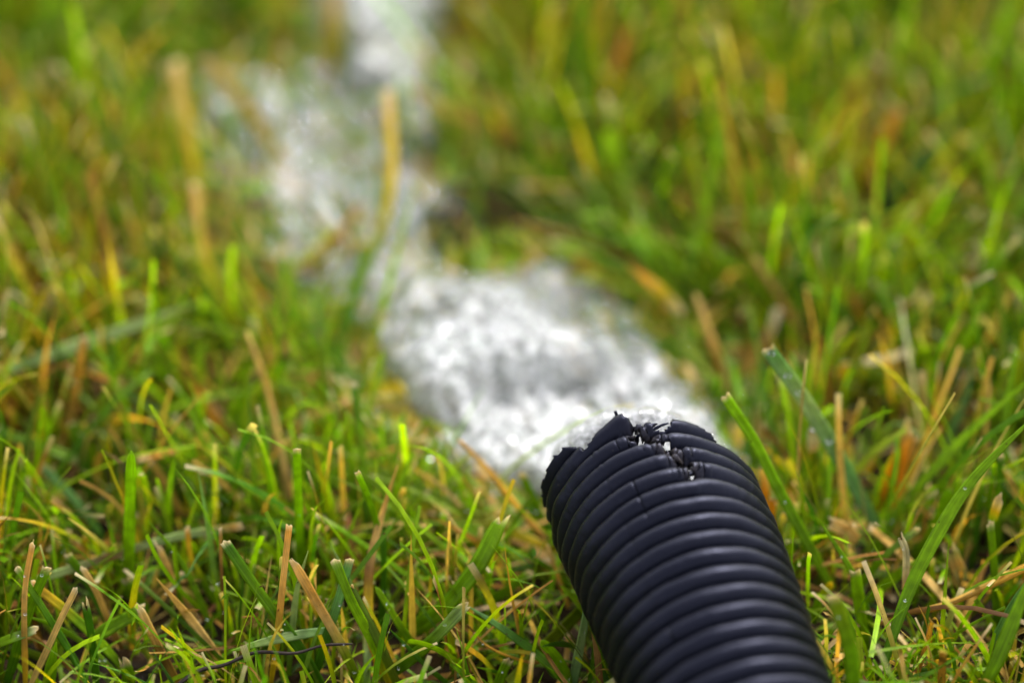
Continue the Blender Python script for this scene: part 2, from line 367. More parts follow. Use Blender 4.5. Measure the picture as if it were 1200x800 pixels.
# the way the flow runs: out of the mouth and then round to the left
fx, fy = -.42, .9; fl_ = math.hypot(fx, fy); fx /= fl_; fy /= fl_
al = X * fx + Y * fy; ac = X * fy - Y * fx
m1, m2, m3, m4, mh, m5 = sstep(0, .016, s1), sstep(-.002, .012, s2), sstep(0, .012, s3), sstep(0, .015, s4), sstep(0, .008, sh), sstep(0, .01, s5)
dm = np.hypot(X - TIP[0] + .005, (Y - TIP[1]) * .8)
hx, hy = d0[0], d0[1]; hn = math.hypot(hx, hy)
back = ((X - TIP[0]) * hx + (Y - TIP[1]) * hy) / hn; lat = ((X - TIP[0]) * hy - (Y - TIP[1]) * hx) / hn
front = 1 - sstep(-.002, .006, back) * (1 - sstep(R_OUT + .001, R_OUT + .006, np.abs(lat)))
warp = .25 * fbm(al * 60, ac * 60, 0, 2, 3)
n1_ = fbm(al * 110 + warp, ac * 230 + warp, 0, 3, 51); rid = 1 - np.abs(fbm(al * 150 + warp, ac * 300, 2.2, 3, 61)) * 2
n2_ = fbm(al * 340, ac * 760, 5, 3, 71)
H = -.006 + .0105 * m2 + .0075 * m1 + .013 * m1 * np.exp(-(dm / .036) ** 2) + .006 * m3 + .0015 * m4 + .003 * m5 - .022 * mh * (1 - m1)
n4_ = fbm(al * 900, ac * 1100, 8, 2, 75)
H += m1 * (.0016 * n1_ + .0016 * rid + .0013 * n2_ + .0006 * n4_) + m2 * (1 - m1) * (.0014 * n1_ + .0010 * rid + .0006 * n2_ + .0002 * n4_) + m3 * (.0030 * n1_ + .0020 * rid)
H = np.where(front < .5, np.minimum(H, .0025 - .02 * (1 - front)), H)
foam = np.clip(.68 * m1 + .04 * m1 * n1_ + .30 * m1 * n2_ + .50 * m3 + .18 * m4 * (1 - m3) + .22 * m5 * (1 - m1) + .08 * m2 * (1 - m1) - .6 * mh * (1 - m1) + .15 * (1 - m1) * m2 * n1_, 0, 1)
vid = np.arange(X.size).reshape(X.shape)
F = np.stack([vid[:-1, :-1], vid[1:, :-1], vid[1:, 1:], vid[:-1, 1:]], -1)
TZ = terrain(X, Y)
kf = ((H > TZ - .002) & (np.maximum(s1, s2) > -.008))
kf = kf[:-1, :-1] | kf[1:, :-1] | kf[1:, 1:] | kf[:-1, 1:]
F = F[kf]; used = np.unique(F); remap = np.zeros(X.size, int); remap[used] = np.arange(len(used))
wo = mesh_np('water', np.stack([X, Y, H], -1).reshape(-1, 3)[used], remap[F], M_WATER, extra={'foam': foam.ravel()[used]})
tag(wo, 'white rushing water spreading from the torn hose mouth across the flattened grass', 'water', kind='structure')
def water_height(x, y):
    i = np.clip(((x - lo[0]) / st).astype(int), 0, X.shape[0] - 1); j = np.clip(((y - lo[1]) / st).astype(int), 0, X.shape[1] - 1)
    return H[i, j]
# the jet that fills the mouth
ns, nt_ = 90, 120
jp = []
for s_ in np.linspace(.05, -.024, ns):
    c, t, sd_, up = frame(np.array([max(s_, -.0119)])); c = c[0] + (t[0] * (s_ + .0119) if s_ < -.0119 else 0)
    out_ = max(0, .006 - s_)
    c = c - np.array([0, 0, 1]) * (out_ ** 2 * 10 + .0085 * min(1, max(0, s_ + .012) / .012) + .001)
    th = np.linspace(0, 2 * math.pi, nt_, endpoint=False)
    r_ = .0160 + .0006 * out_ / .03 + (.0003 + .0010 * min(1, out_ / .02)) * fbm(np.sin(th) * 4, np.cos(th) * 4, s_ * 90, 4, 91)
    r_ = r_ * (1 if s_ > -.015 else max(.05, 1 - ((-.015 - s_) / .0092) ** 2 * .95))
    jp.append(c + sd_[0] * (r_ * np.sin(th))[:, None] + up[0] * (r_ * np.cos(th) * (.82 - .36 * min(1, max(0, s_ + .012) / .012)))[:, None])
jp = np.array(jp); vid = np.arange(ns * nt_).reshape(ns, nt_)
F = np.stack([vid[:-1], np.roll(vid, -1, 1)[:-1], np.roll(vid, -1, 1)[1:], vid[1:]], -1).reshape(-1, 4)
jet = mesh_np('water_jet', jp.reshape(-1, 3), F, M_WATER, extra={'foam': np.full(ns * nt_, .3)})
tag(jet, 'gush of water filling and leaving the torn hose mouth', 'water', kind='structure')

def flattened(n, seed):
    r_ = np.random.default_rng(seed); q = np.concatenate([in_poly_pts(int(n * .55), W1, -.004), in_poly_pts(int(n * .45), W2, -.004)]); q = q[sdf(q[:, 0], q[:, 1], HOLE) < -.003]; n = len(q)
    az = math.atan2(.9, -.45) + r_.normal(0, .5, n); ln = r_.uniform(.012, .032, n); wd = r_.uniform(.0009, .0024, n); k = 5; t = np.linspace(0, 1, k)
    a2 = az[:, None] + r_.normal(0, .35, n)[:, None] * t
    cx = q[:, :1] + np.cumsum(np.cos(a2), 1) * ln[:, None] / k; cy = q[:, 1:] + np.cumsum(np.sin(a2), 1) * ln[:, None] / k
    cz = r_.uniform(-.002, .003, n)[:, None] + .003 * np.sin(t * 3.1)[None] * r_.random(n)[:, None]
    c = np.stack([cx, cy, cz], -1); w_ = wd[:, None] * (1 - .8 * t ** 2)[None]; tl = r_.normal(0, .5, n)[:, None]
    sd_ = np.stack([-np.sin(a2) * np.cos(tl), np.cos(a2) * np.cos(tl), np.sin(tl) + 0 * a2], -1) * w_[..., None] / 2
    V = np.stack([c - sd_, c + sd_], 2); b_ = (np.arange(n) * k * 2)[:, None] + (np.arange(k - 1) * 2)[None]
    F = np.stack([b_, b_ + 1, b_ + 3, b_ + 2], -1).reshape(-1, 4)
    pal = np.array([GREEN, GREEN, DEEP, OLIVE, OLIVE, LIME, STRAW, TAN, YELL]); col = pal[r_.integers(0, len(pal), n)] * r_.uniform(.8, 1.3, (n, 1))
    col = np.repeat(col[:, None], k * 2, 1)
    U = np.stack([np.broadcast_to(np.array([0, 1.]), (n, k, 2)), np.broadcast_to((t * .02)[None, :, None], (n, k, 2))], -1)
    o = mesh_np('flattened_grass', V.reshape(-1, 3), F, M_GRASS, uv=U.reshape(-1, 2), col=col.reshape(-1, 3))
    tag(o, 'grass laid flat by the current under the shallow water', 'grass', kind='stuff')
# ---------------------------------------------------------------- splashed drops: small spheres
def ico():
    import bmesh
    bm = bmesh.new(); bmesh.ops.create_icosphere(bm, subdivisions=2, radius=1)
    v = np.array([x.co[:] for x in bm.verts]); f = np.array([[q.index for q in x.verts] for x in bm.faces]); bm.free(); return v, f
IV, IF = ico()
def drops(name, C, r, mat, label, sq=None):
    n = len(C); V = IV[None] * r[:, None, None]
    if sq is not None: V = V * sq[:, None, :]
    V = V + C[:, None, :]; F = IF[None] + (np.arange(n) * len(IV))[:, None, None]
    o = mesh_np(name, V.reshape(-1, 3), F.reshape(-1, 3), mat)
    return tag(o, label, 'drops', kind='stuff')
def in_poly_pts(n, poly, inset):
    l, h = poly.min(0), poly.max(0); q = rng.uniform(l, h, (n * 6, 2)); q = q[sdf(q[:, 0], q[:, 1], poly) > inset][:n]; return q
q = np.concatenate([in_poly_pts(3000, W1, -.003), in_poly_pts(450, W3, 0), in_poly_pts(160, W4, 0), in_poly_pts(160, W5, 0)])
z = water_height(q[:, 0], q[:, 1]); r = rng.gamma(2.2, .00022, len(q)) + .00018; r = np.minimum(r, .0012)
z = np.maximum(z, 0) + np.abs(rng.normal(0, .0016, len(q))) * (rng.random(len(q)) < .35) + r * .4
edge_ = in_poly_pts(45, np.array([G(x, y, .010)[:2] for x, y in [(440, 470), (500, 500), (600, 545), (645, 590), (640, 620), (560, 590), (480, 560), (430, 500)]]), 0)
q = np.concatenate([q, edge_]); r = np.concatenate([r, rng.uniform(.0003, .0011, len(edge_))]); z = np.concatenate([z, rng.uniform(.004, .016, len(edge_))])
C = np.column_stack([q, z])
ok = ~near_hose(C, .001); 
drops('splashing_drops', C[ok], r[ok], M_DROP, 'clear splashing drops and bubbles on the rushing water', rng.uniform(.7, 1.25, (ok.sum(), 3)))

flattened(5200, 55)
# ---------------------------------------------------------------- grass
C_ = dict(green=GREEN, deep=DEEP, blue=BLUE, lime=LIME, olive=OLIVE, yellow=YELL, straw=STRAW, tan=TAN, orange=ORANGE, brown=BROWN, pale=PALE, dark=DARK, paleg=PALEG)

def catmull(pts, n):
    p = np.asarray(pts, float)
    if len(p) == 2: p = np.array([p[0], (p[0] + p[1]) / 2, p[1]])
    p = np.concatenate([[2 * p[0] - p[1]], p, [2 * p[-1] - p[-2]]]); k = len(p) - 3
    q = np.linspace(0, k - 1e-9, n); i = q.astype(int); t = (q - i)[:, None]
    a, b, c, d = p[i], p[i + 1], p[i + 2], p[i + 3]
    return .5 * (2 * b + (c - a) * t + (2 * a - 5 * b + 4 * c - d) * t ** 2 + (3 * b - a - 3 * c + d) * t ** 3)
HERO_PTS = []
def blade(px, wid, cols, tip, label, name='grass_shoot', cat='grass blade', fold=.30, z0=2.0, z1=None, zm=None, roll=0.0, group='single grass blades standing out of the lawn', n=26, flower=False):
    """px: places from root to tip; cols: colours from root to tip; wid in mm"""
    k = len(px); P2 = np.array([(p[0], p[1]) for p in px], float)
    if z1 is None: z1 = float(np.clip(.85 * (P2[0, 1] - P2[-1, 1]) / 4.7 + z0, z0 + 5, 38))
    f = np.concatenate([[0], np.cumsum(np.hypot(*np.diff(P2, axis=0).T))]); f /= f[-1]
    zz = z0 + (z1 - z0) * f if zm is None else np.interp(f, [0, .5, 1], [z0, zm, z1])
    W_ = np.array([G(a[0], a[1], h / 1000) for a, h in zip(P2, zz)])
    rt = G(P2[0, 0], P2[0, 1], z0 / 1000); rt[2] = -.002
    c = catmull(W_, n); t = np.gradient(c, axis=0); L_ = np.linalg.norm(t, axis=1); t /= L_[:, None]
    s = np.concatenate([[0], np.cumsum(np.linalg.norm(np.diff(c, axis=0), axis=1))]); q = s / s[-1]
    view = c - CAM; view /= np.linalg.norm(view, axis=1)[:, None]
    sd_ = np.cross(t, view); sd_ /= np.linalg.norm(sd_, axis=1)[:, None]; nn = np.cross(sd_, t)
    rr = roll + .5 * noise3(q * 1.5, q * 0 + P2[0, 0])
    sd2 = sd_ * np.cos(rr)[:, None] + nn * np.sin(rr)[:, None]; nn = np.cross(sd2, t); sd_ = sd2
    wv = .72 * wid / 1000 * (.72 + .28 * sstep(0, .25, q)) * (1 + .05 * noise3(q * 6, q * 0 + P2[0, 1]))
    if tip == 'point': wv = wv * (1 - .93 * np.clip((q - .5) / .5, 0, 1) ** 1.5)
    elif tip == 'round': wv = wv * np.sqrt(np.clip(1 - np.clip((q - .88) / .121, 0, 1) ** 2, .01, 1)) * (1 - .15 * q)
    elif tip == 'torn': wv = wv * (1 - .25 * np.clip((q - .9) / .1, 0, 1))
    else: wv = wv * (1 - .12 * q)
    us = np.array([-1, -.55, 0, .55, 1]); V, U = [], []
    thk = .00011 + .00009 * (1 - q)
    for side in (1, -1):
        for u in us:
            off = np.zeros(n)
            if tip in ('torn', 'cut'):
                off[-1] = ((.0016 if tip == 'torn' else .0004) * noise3(np.array([u * 2.7]), np.array([P2[0, 0]]))[0]) * 1.4
            lift = fold * (abs(u) - .5) * wv / 2 + .05 * wv * (abs(u) == .55)
            edge = 1 if abs(u) < 1 else .3
            V.append(c + sd_ * (u * wv / 2)[:, None] + nn * (-lift + side * thk * edge)[:, None] + t * off[:, None]); U.append(np.column_stack([np.full(n, (u + 1) / 2 + P2[0, 0]), s + P2[0, 1]]))
    V = np.array(V); U = np.array(U)                       # (10, n, 3): five above, five below
    loop = [0, 1, 2, 3, 4, 9, 8, 7, 6, 5]
    V = V[loop].transpose(1, 0, 2).reshape(-1, 3); U = U[loop].transpose(1, 0, 2).reshape(-1, 2); m = 10
    F = [(m * i + a, m * i + (a + 1) % m, m * (i + 1) + (a + 1) % m, m * (i + 1) + a) for i in range(n - 1) for a in range(m)]
    e = m * (n - 1); F += [(e, e + 1, e + 8, e + 9), (e + 1, e + 2, e + 7, e + 8), (e + 2, e + 3, e + 6, e + 7), (e + 3, e + 4, e + 5, e + 6)]
    cc = np.array([C_[x] * (1.35 if x == 'deep' else 1.15) for x in cols]); kq = np.linspace(0, 1, len(cc))
    col = np.stack([np.interp(q + .03 * noise3(q * 9, q * 0 + 3), kq, cc[:, i]) for i in range(3)], 1)
    if tip in ('cut', 'torn'):
        kk = sstep(1 - .0016 / s[-1], 1, q)[:, None]; col = col * (1 - kk) + np.array([.55, .45, .26]) * kk
    col = np.repeat(col, m, 0)
    dry = cols[0] in ('straw', 'tan', 'brown', 'dark') 
    o = mesh_np(name, V, F, M_DRY if dry else M_GRASS, uv=U, col=col)
    o['label'] = label; o['category'] = cat
    if group: o['group'] = group
    HERO_PTS.append(c); return o
def stem(px, wid, cols, label, name='dry_stalk', cat='stalk', z0=4, z1=8, zm=None, n=26):
    """a round stem"""
    P2 = np.array(px, float); f = np.linspace(0, 1, len(P2)); zz = z0 + (z1 - z0) * f if zm is None else np.interp(f, [0, .5, 1], [z0, zm, z1])
    c = catmull([G(a[0], a[1], h / 1000) for a, h in zip(P2, zz)], n); t = np.gradient(c, axis=0); t /= np.linalg.norm(t, axis=1)[:, None]
    a1 = np.cross(t, FW); a1 /= np.linalg.norm(a1, axis=1)[:, None]; a2 = np.cross(a1, t); q = np.linspace(0, 1, n); m = 8
    w_ = .8 * wid / 2000 * (1 - .45 * q) * (1 + .12 * noise3(q * 9, q * 0 + P2[0, 0]))
    w_[[0, -1]] *= .6
    th = np.arange(m) * 2 * math.pi / m
    V = (c[:, None] + (a1[:, None] * np.cos(th)[None, :, None] + a2[:, None] * np.sin(th)[None, :, None]) * w_[:, None, None]).reshape(-1, 3)
    U = np.stack([np.tile(np.arange(m) / m * 2, n) + P2[0, 0], np.repeat(q * .05, m)], 1)
    F = [(m * i + a, m * i + (a + 1) % m, m * (i + 1) + (a + 1) % m, m * (i + 1) + a) for i in range(n - 1) for a in range(m)]
    cc = np.array([C_[x] for x in cols]); kq = np.linspace(0, 1, len(cc)); col = np.repeat(np.stack([np.interp(q, kq, cc[:, i]) for i in range(3)], 1), m, 0)
    for e in (0, m * (n - 1)):
        F += [(e, e + 1, e + 2, e + 3), (e, e + 3, e + 4, e + 7), (e + 4, e + 5, e + 6, e + 7)]
    o = mesh_np(name, V, F, M_DRY, uv=U, col=col); o['label'] = label; o['category'] = cat; HERO_PTS.append(c); return o
B = blade
# --- left of the hose, nearest rows
B([(151,700),(152,610),(154,528)], 3.6, ['green','lime','lime'], 'round', 'short broad lime-green blade standing upright with a smooth rounded tip', roll=.1, z1=42)
B([(-30,702),(120,655),(200,630),(284,616)], 2.6, ['green','olive','paleg','brown','paleg','paleg','tan'], 'cut', 'long pale green stem lying across from the left edge, purple blotched, tan cut end', z0=12, z1=15, name='grass_stalk', cat='grass stalk')
B([(252,745),(215,662),(174,610)], 1.7, ['green','green','green'], 'point', 'thin mid-green blade arching up left over the long pale stem')
B([(255,712),(238,680),(224,655),(219,618)], 1.9, ['green','green','yellow','orange'], 'cut', 'small blade with an orange tip covered in brown spots')
B([(380,806),(345,750),(300,688),(263,634)], 3.3, ['deep','deep','green','deep'], 'cut', 'broad dark green folded blade running down right from a blunt tip')
B([(30,806),(29,700),(38,637)], 1.9, ['yellow','tan','straw','tan'], 'cut', 'upright dry tan stalk with yellow foot, nearest the left edge')
B([(143,760),(129,731),(114,695),(96,664)], 2.0, ['brown','tan','tan','straw'], 'cut', 'tan stalk leaning left with dark specks, crossing behind a thick cut leaf')
B([(34,806),(52,768),(70,728),(89,690)], 2.0, ['straw','straw','straw'], 'cut', 'bleached straw leaning right among dark green blades')
B([(128,732),(105,686),(78,648)], 2.7, ['deep','deep','green'], 'cut', 'dark green blade with cut end leaning left beside the specked tan stalk')
B([(84,702),(72,678),(57,641)], 1.8, ['deep','green','green'], 'cut', 'narrow green blade with cut top just left of the dark green one')
B([(56,694),(68,658),(81,622)], 2.2, ['deep','green','green'], 'cut', 'green blade leaning right with pale cut tip beneath the long pale stem')
B([(8,800),(32,722),(55,664)], 3.2, ['deep','green','green'], 'cut', 'wide mid-green blade rising to the right near the left edge')
B([(104,802),(75,752),(39,695),(19,664)], 2.2, ['deep','deep','green'], 'cut', 'long dark green blade running down right from the left edge thicket')
B([(140,790),(99,754),(60,731),(20,719)], 1.6, ['green','green','lime'], 'point', 'thin arching green blade with a pointed tip aimed at the left edge')
B([(142,780),(110,745),(75,713),(35,682)], 3.0, ['green','lime','green','yellow','orange'], 'cut', 'green leaf whose upper end turned yellow with black-brown flecks')
B([(-20,760),(10,749),(43,737)], 3.0, ['green','green','paleg'], 'cut', 'thick pale green stub poking in from the left edge', z0=10, z1=14)
B([(102,800),(66,768),(30,736)], 1.4, ['tan','brown','tan'], 'cut', 'dark brown dry strand beneath the yellowed leaf', z1=8)
B([(174,722),(162,700),(147,678)], 3.0, ['deep','green','green'], 'cut', 'short blunt green leaf cut square, leaning left')
B([(113,806),(108,750),(100,706)], 2.4, ['deep','deep','deep'], 'torn', 'short dark upright blade with a frayed grey tip')
B([(112,745),(138,730),(167,715)], 4.0, ['green','green','green'], 'torn', 'thick folded green leaf lying flat with a ragged pale end', z0=9, z1=13, fold=.55)
B([(56,812),(60,780),(66,752)], 3.4, ['lime','green','lime'], 'point', 'bright green shoot at the bottom edge near the left corner')
B([(152,808),(150,790),(146,775)], 3.6, ['green','green','green'], 'torn', 'stubby cut blade with whitish frayed top at the bottom edge')
B([(210,800),(195,776),(180,746),(163,711)], 2.6, ['tan','brown','tan','straw'], 'torn', 'brown mottled dry leaf with a split pale top')
B([(230,724),(208,690),(186,640)], 1.9, ['straw','tan','straw'], 'torn', 'straw stalk with a split tip leaning left, upper of two parallel straws')
B([(264,782),(238,745),(215,715),(183,677)], 2.5, ['tan','straw','tan','tan'], 'point', 'straw stalk tapering up left, lower of two parallel straws')
B([(168,732),(190,702),(214,672)], 1.7, ['tan','tan','straw'], 'cut', 'tan straw leaning right across the two parallel straws')
B([(265,752),(260,680),(258,619)], 1.1, ['brown','brown','tan'], 'cut', 'hair-thin upright brown stalk left of the broad folded blade')
B([(268,642),(273,608),(283,580)], 1.4, ['green','yellow','lime'], 'cut', 'thin yellowish shoot rising behind the tan end of the long stem')
B([(316,808),(325,745),(332,680),(339,614)], 2.1, ['yellow','yellow','tan','straw','tan'], 'cut', 'straight upright tan stalk fading to yellow at its foot')
B([(338,790),(342,745),(348,692),(361,645)], 1.9, ['green','paleg','paleg'], 'point', 'narrow pale green blade just right of the straight tan stalk')
B([(424,806),(398,752),(368,700),(344,658)], 2.8, ['green','olive','straw','tan','straw'], 'torn', 'green leaf whose upper half is dry tan with a torn tip')
B([(416,712),(392,674),(370,634)], 1.7, ['deep','green','green'], 'cut', 'narrow green blade with a cream cut tip leaning left')
B([(460,808),(442,762),(412,705),(392,655)], 3.2, ['yellow','lime','green','green'], 'cut', 'broad smooth green leaf turning yellow towards its foot')
B([(366,800),(385,740),(398,700),(410,655)], 3.0, ['deep','deep','blue','blue'], 'cut', 'grey-green blade with white cut top behind the broad smooth leaf')
B([(445,790),(428,730),(410,685)], 2.2, ['yellow','orange','orange'], 'cut', 'orange dying blade squeezed between two green leaves')
B([(456,690),(443,620),(432,585),(419,553)], 2.0, ['lime','green','lime'], 'cut', 'thin lime blade standing tall with a cream tip above the dark upright blade', z1=40)
B([(430,808),(431,720),(433,662),(446,608),(466,545)], 2.9, ['green','paleg','yellow','brown','straw','tan','tan'], 'point', 'jointed stalk bending right, pale green below and brown above', name='grass_stalk', cat='grass stalk', z1=30)
B([(444,745),(449,700),(449,621)], 2.2, ['deep','deep','deep'], 'round', 'dark green upright spike right of the jointed stalk')
B([(468,748),(515,716),(556,668),(588,608)], 4.8, ['green','green','green','lime'], 'torn', 'widest green leaf, reaching up right with a nibbled tip, left of the hose', z1=30, fold=.4, roll=.15)
B([(452,794),(500,755),(546,708)], 3.7, ['deep','green','paleg'], 'torn', 'green leaf with a long pale torn edge below the widest leaf', z1=20, fold=.5)
B([(498,775),(470,735),(440,687)], 2.4, ['deep','green','green'], 'round', 'short green blade with rounded tip leaning left over the pale torn one')
B([(532,806),(500,780),(456,736)], 1.4, ['deep','deep','deep'], 'point', 'thin dark blade slanting down right at the bottom')
B([(670,806),(640,775),(590,737),(547,709)], 2.6, ['green','deep','blue'], 'point', 'long grey-green blade slanting down right towards the hose', z0=6, z1=16)
B([(565,716),(585,698),(622,671)], 2.8, ['deep','green','green'], 'cut', 'mid-green blunt blade lying behind the long grey-green one', z1=12)
stem([(633,776),(610,773),(572,757),(547,731)], .9, ['tan','orange','brown'], 'thin curled brown strand lying left of the hose', name='dry_strand', cat='strand', z0=6, z1=12)
B([(671,806),(680,755),(691,700)], 2.9, ['blue','paleg','blue'], 'cut', 'pale grey-blue blade standing against the left flank of the hose', z0=2, z1=20)
B([(596,800),(650,745),(706,690)], 4.2, ['olive','olive','green'], 'cut', 'wide yellow-green leaf running up under the left flank of the hose', z0=5, z1=8)
B([(668,808),(656,775),(634,750)], 3.4, ['green','lime','lime'], 'round', 'short bright green curved leaf left of the grey-blue blade')
B([(582,812),(588,790),(596,772)], 3.2, ['green','green','green'], 'cut', 'stubby square-cut green blade at the bottom, left of the curved leaf')
B([(612,806),(590,790),(558,781)], 1.2, ['deep','deep','green'], 'point', 'wispy dark shoot beside the stubby square-cut blade', z1=8)
B([(672,644),(660,632),(644,621)], 1.7, ['deep','green','green'], 'point', 'small leaf touching the hose mouth from the left, lower of a pair', z0=18, z1=21)
B([(673,642),(665,628),(656,612)], 2.0, ['deep','green','green'], 'point', 'small leaf touching the hose mouth from the left, upper of a pair', z0=18, z1=24)
stem([(667,712),(655,678),(641,637)], 1.5, ['tan','orange','straw'], 'kinked tan stalk standing just left of the hose', z0=4, z1=16)
B([(641,640),(632,600),(612,556)], 2.8, ['deep','green','green'], 'cut', 'dark green blade leaning left in front of the water drips')
B([(697,712),(678,700),(655,685)], 1.4, ['deep','green','green'], 'point', 'thin green shoot pointing left from under the hose', z0=10, z1=12)
B([(713,815),(708,785),(704,752)], 2.6, ['deep','deep','deep'], 'cut', 'dark blade in the shade under the left side of the hose', z1=10)
stem([(195,812),(232,786),(262,779),(300,764),(345,765),(378,756),(413,754)], 1.15, ['dark','dark','dark'], 'dark grey withered twig lying across the grass at the bottom', name='dead_twig', cat='twig', z0=12, z1=17, zm=15)
B([(385,738),(330,747),(268,763)], 2.8, ['blue','paleg','green'], 'point', 'pale green leaf lying flat above the dark twig', z0=12, z1=15)
stem([(640,632),(605,592),(570,548),(537,515)], 1.9, ['tan','orange','orange','tan'], 'slender orange dead stalk leaning left before the white water', z0=8, z1=24)
B([(640,640),(560,606),(478,566)], 3.4, ['yellow','olive','green'], 'cut', 'long olive stem lying on the thatch between stalk and water', z0=6, z1=12)
stem([(338,585),(330,530),(311,450),(289,388)], 2.2, ['straw','straw','tan','straw'], 'tall pale tan stalk leaning left, in the middle distance', z0=4, z1=30)
B([(352,680),(350,600),(348,526)], 2.6, ['green','lime','lime'], 'cut', 'lime upright blade just right of the tall tan stalk', z1=42)
B([(72,535),(88,460),(99,395)], 2.8, ['brown','tan','orange','tan'], 'cut', 'soft orange-tan dead blade standing behind the long pale leaf', z1=30)
B([(-15,444),(60,415),(140,388),(246,350)], 3.6, ['blue','paleg','paleg','olive'], 'point', 'long pale green leaf slanting up right from the left edge', z0=20, z1=24)
B([(106,585),(96,535),(83,492)], 3.6, ['deep','deep','green'], 'torn', 'wide dark green stub with a white frayed top')
B([(-20,500),(40,520),(92,540)], 3.6, ['deep','green','green'], 'cut', 'thick green leaf lying nearly flat from the left edge', z0=16, z1=10)
B([(122,632),(90,588),(48,545)], 2.6, ['deep','blue','blue'], 'cut', 'bluish green blade leaning left with a pale cut tip')
B([(266,518),(238,470),(209,428)], 3.2, ['orange','orange','brown'], 'point', 'curled orange and dark brown dead leaf behind the lime blade')
B([(216,612),(198,572),(174,535)], 1.9, ['tan','tan','tan'], 'cut', 'short brown stalk leaning left, right of the round-tipped lime blade')
B([(430,640),(427,560),(414,448)], 2.2, ['deep','green','deep'], 'cut', 'tall slim dark green blade rising before the pale water', z1=30)
# --- far left and over the flooded part
B([(146,305),(112,232),(58,166)], 3.6, ['green','green','lime'], 'point', 'blurred bright green leaf arching left in the far grass', z1=26)
B([(395,440),(418,330),(446,270),(459,200),(454,105)], 3.8, ['green','deep','green','yellow','yellow','straw'], 'cut', 'tall blade standing in the flood, green below and yellow above', z1=38)
B([(388,95),(390,45),(392,-12)], 5.6, ['tan','yellow','straw'], 'cut', 'blurred orange-tan blade farthest back, in front of the white water', z1=24)
B([(350,215),(300,140),(244,72)], 4.8, ['straw','yellow','straw'], 'cut', 'blurred orange straw leaning left over the flooded grass', z1=26)
B([(240,290),(226,200),(206,72)], 4.2, ['olive','yellow','straw'], 'cut', 'blurred orange-yellow blade standing at the left rim of the flood', z1=30)
B([(345,330),(385,290),(425,240)], 4.0, ['tan','tan','straw'], 'cut', 'blurred pale brown blade leaning right in the flood', z1=20)
B([(280,400),(240,300),(228,215)], 3.0, ['olive','yellow','straw'], 'cut', 'blurred yellow stalk at the water rim behind the tall tan stalk', z1=26)
# --- right of the hose
B([(800,366),(770,338),(738,312)], 3.6, ['pale','yellow','orange','orange'], 'point', 'orange-yellow leaf dipping into the right side of the white water', z0=14, z1=22)
B([(1026,616),(975,522),(938,462),(899,407)], 4.8, ['blue','blue','paleg','blue'], 'cut', 'wide bluish green leaf beaded with drops, right of the mouth', z0=8, z1=50, fold=.35)
B([(975,690),(912,572),(885,518),(849,463)], 3.4, ['green','green','lime','lime'], 'cut', 'bright green blade leaning towards the hose from its right', z0=6, z1=47)
B([(884,560),(878,510),(874,460)], 2.0, ['green','green','green'], 'round', 'slim upright green blade behind the one leaning on the hose side')
B([(840,470),(848,520),(843,440)][::2], 2.4, ['green','lime'], 'round', 'small blurred lime blade before the right end of the water', z1=14)
B([(954,600),(953,545),(953,524)], 2.0, ['green','olive','olive'], 'cut', 'round green stalk carrying a bleached sheath', z1=22, name='grass_stalk', cat='grass stalk')
B([(953,528),(953,515),(953,501)], 3.4, ['straw','pale','pale'], 'torn', 'bleached papery sheath on top of a green stalk right of the hose', z0=22, z1=28, name='dry_sheath', cat='dry sheath')
B([(1001,590),(1004,545),(1009,507)], 1.7, ['deep','deep','pale'], 'point', 'thin stalk with white needle tip between sheath and orange leaf')
B([(1013,556),(1020,545),(1025,530)], 2.2, ['yellow','yellow','yellow'], 'round', 'small yellow shoot right of the white-tipped stalk', z0=8)
B([(1036,600),(1048,560),(1070,508)], 6.2, ['orange','orange','orange','straw'], 'torn', 'crumpled bright orange dead leaf standing among green blades', z1=24, fold=.9, name='dead_leaf', cat='dead leaf')
B([(1010,668),(1053,598),(1087,559),(1138,505),(1222,432)], 3.0, ['green','green','lime','green'], 'point', 'long bright green blade crossing up to the right edge, upper of two', z1=40)
B([(1036,775),(1062,700),(1092,638),(1140,562),(1222,478)], 3.7, ['deep','green','green','green'], 'point', 'long dark blurred blade crossing up to the right edge, lower of two', z0=14, z1=52)
B([(1171,640),(1175,560),(1179,480),(1192,408)], 2.3, ['green','green','lime'], 'round', 'tallest upright blade near the right edge, with a slightly bent top', z1=40)
B([(1171,672),(1168,600),(1173,532)], 2.0, ['deep','green','deep'], 'cut', 'short upright blade touching the tallest one', z1=30)
B([(1160,640),(1160,590),(1165,545)], 1.9, ['green','green','lime'], 'round', 'slim lime blade left of the tallest one', z1=26)
B([(1137,668),(1146,612),(1152,566)], 2.4, ['deep','deep','green'], 'round', 'upright dark green spike left of the small yellow bud')
B([(1162,612),(1166,600),(1171,584)], 2.8, ['lime','yellow','pale'], 'torn', 'small yellow bud with a white tip on a stalk near the right edge', z0=24, z1=30, name='grass_bud', cat='bud')
B([(1170,745),(1166,680),(1160,612)], 2.6, ['deep','green','green'], 'cut', 'dark stalk carrying the small yellow bud', z1=26, name='grass_stalk', cat='grass stalk')
B([(1066,660),(1092,624),(1113,572)], 3.3, ['green','lime','green'], 'round', 'broad wet-looking green blade between the long crossing blades', z1=24)
B([(988,712),(1012,680),(1040,648),(1076,619)], 2.3, ['green','green','paleg'], 'cut', 'light green blade with a whitish cut tip leaning right', z1=22)
B([(1012,708),(1050,675),(1095,647)], 3.0, ['green','lime','lime'], 'point', 'bright green blade lying low and pointing right', z1=16)
B([(1185,800),(1140,742),(1080,672),(1018,616)], 2.5, ['tan','straw','tan'], 'cut', 'long tan dead blade slanting down right under the green ones', z0=6, z1=14)
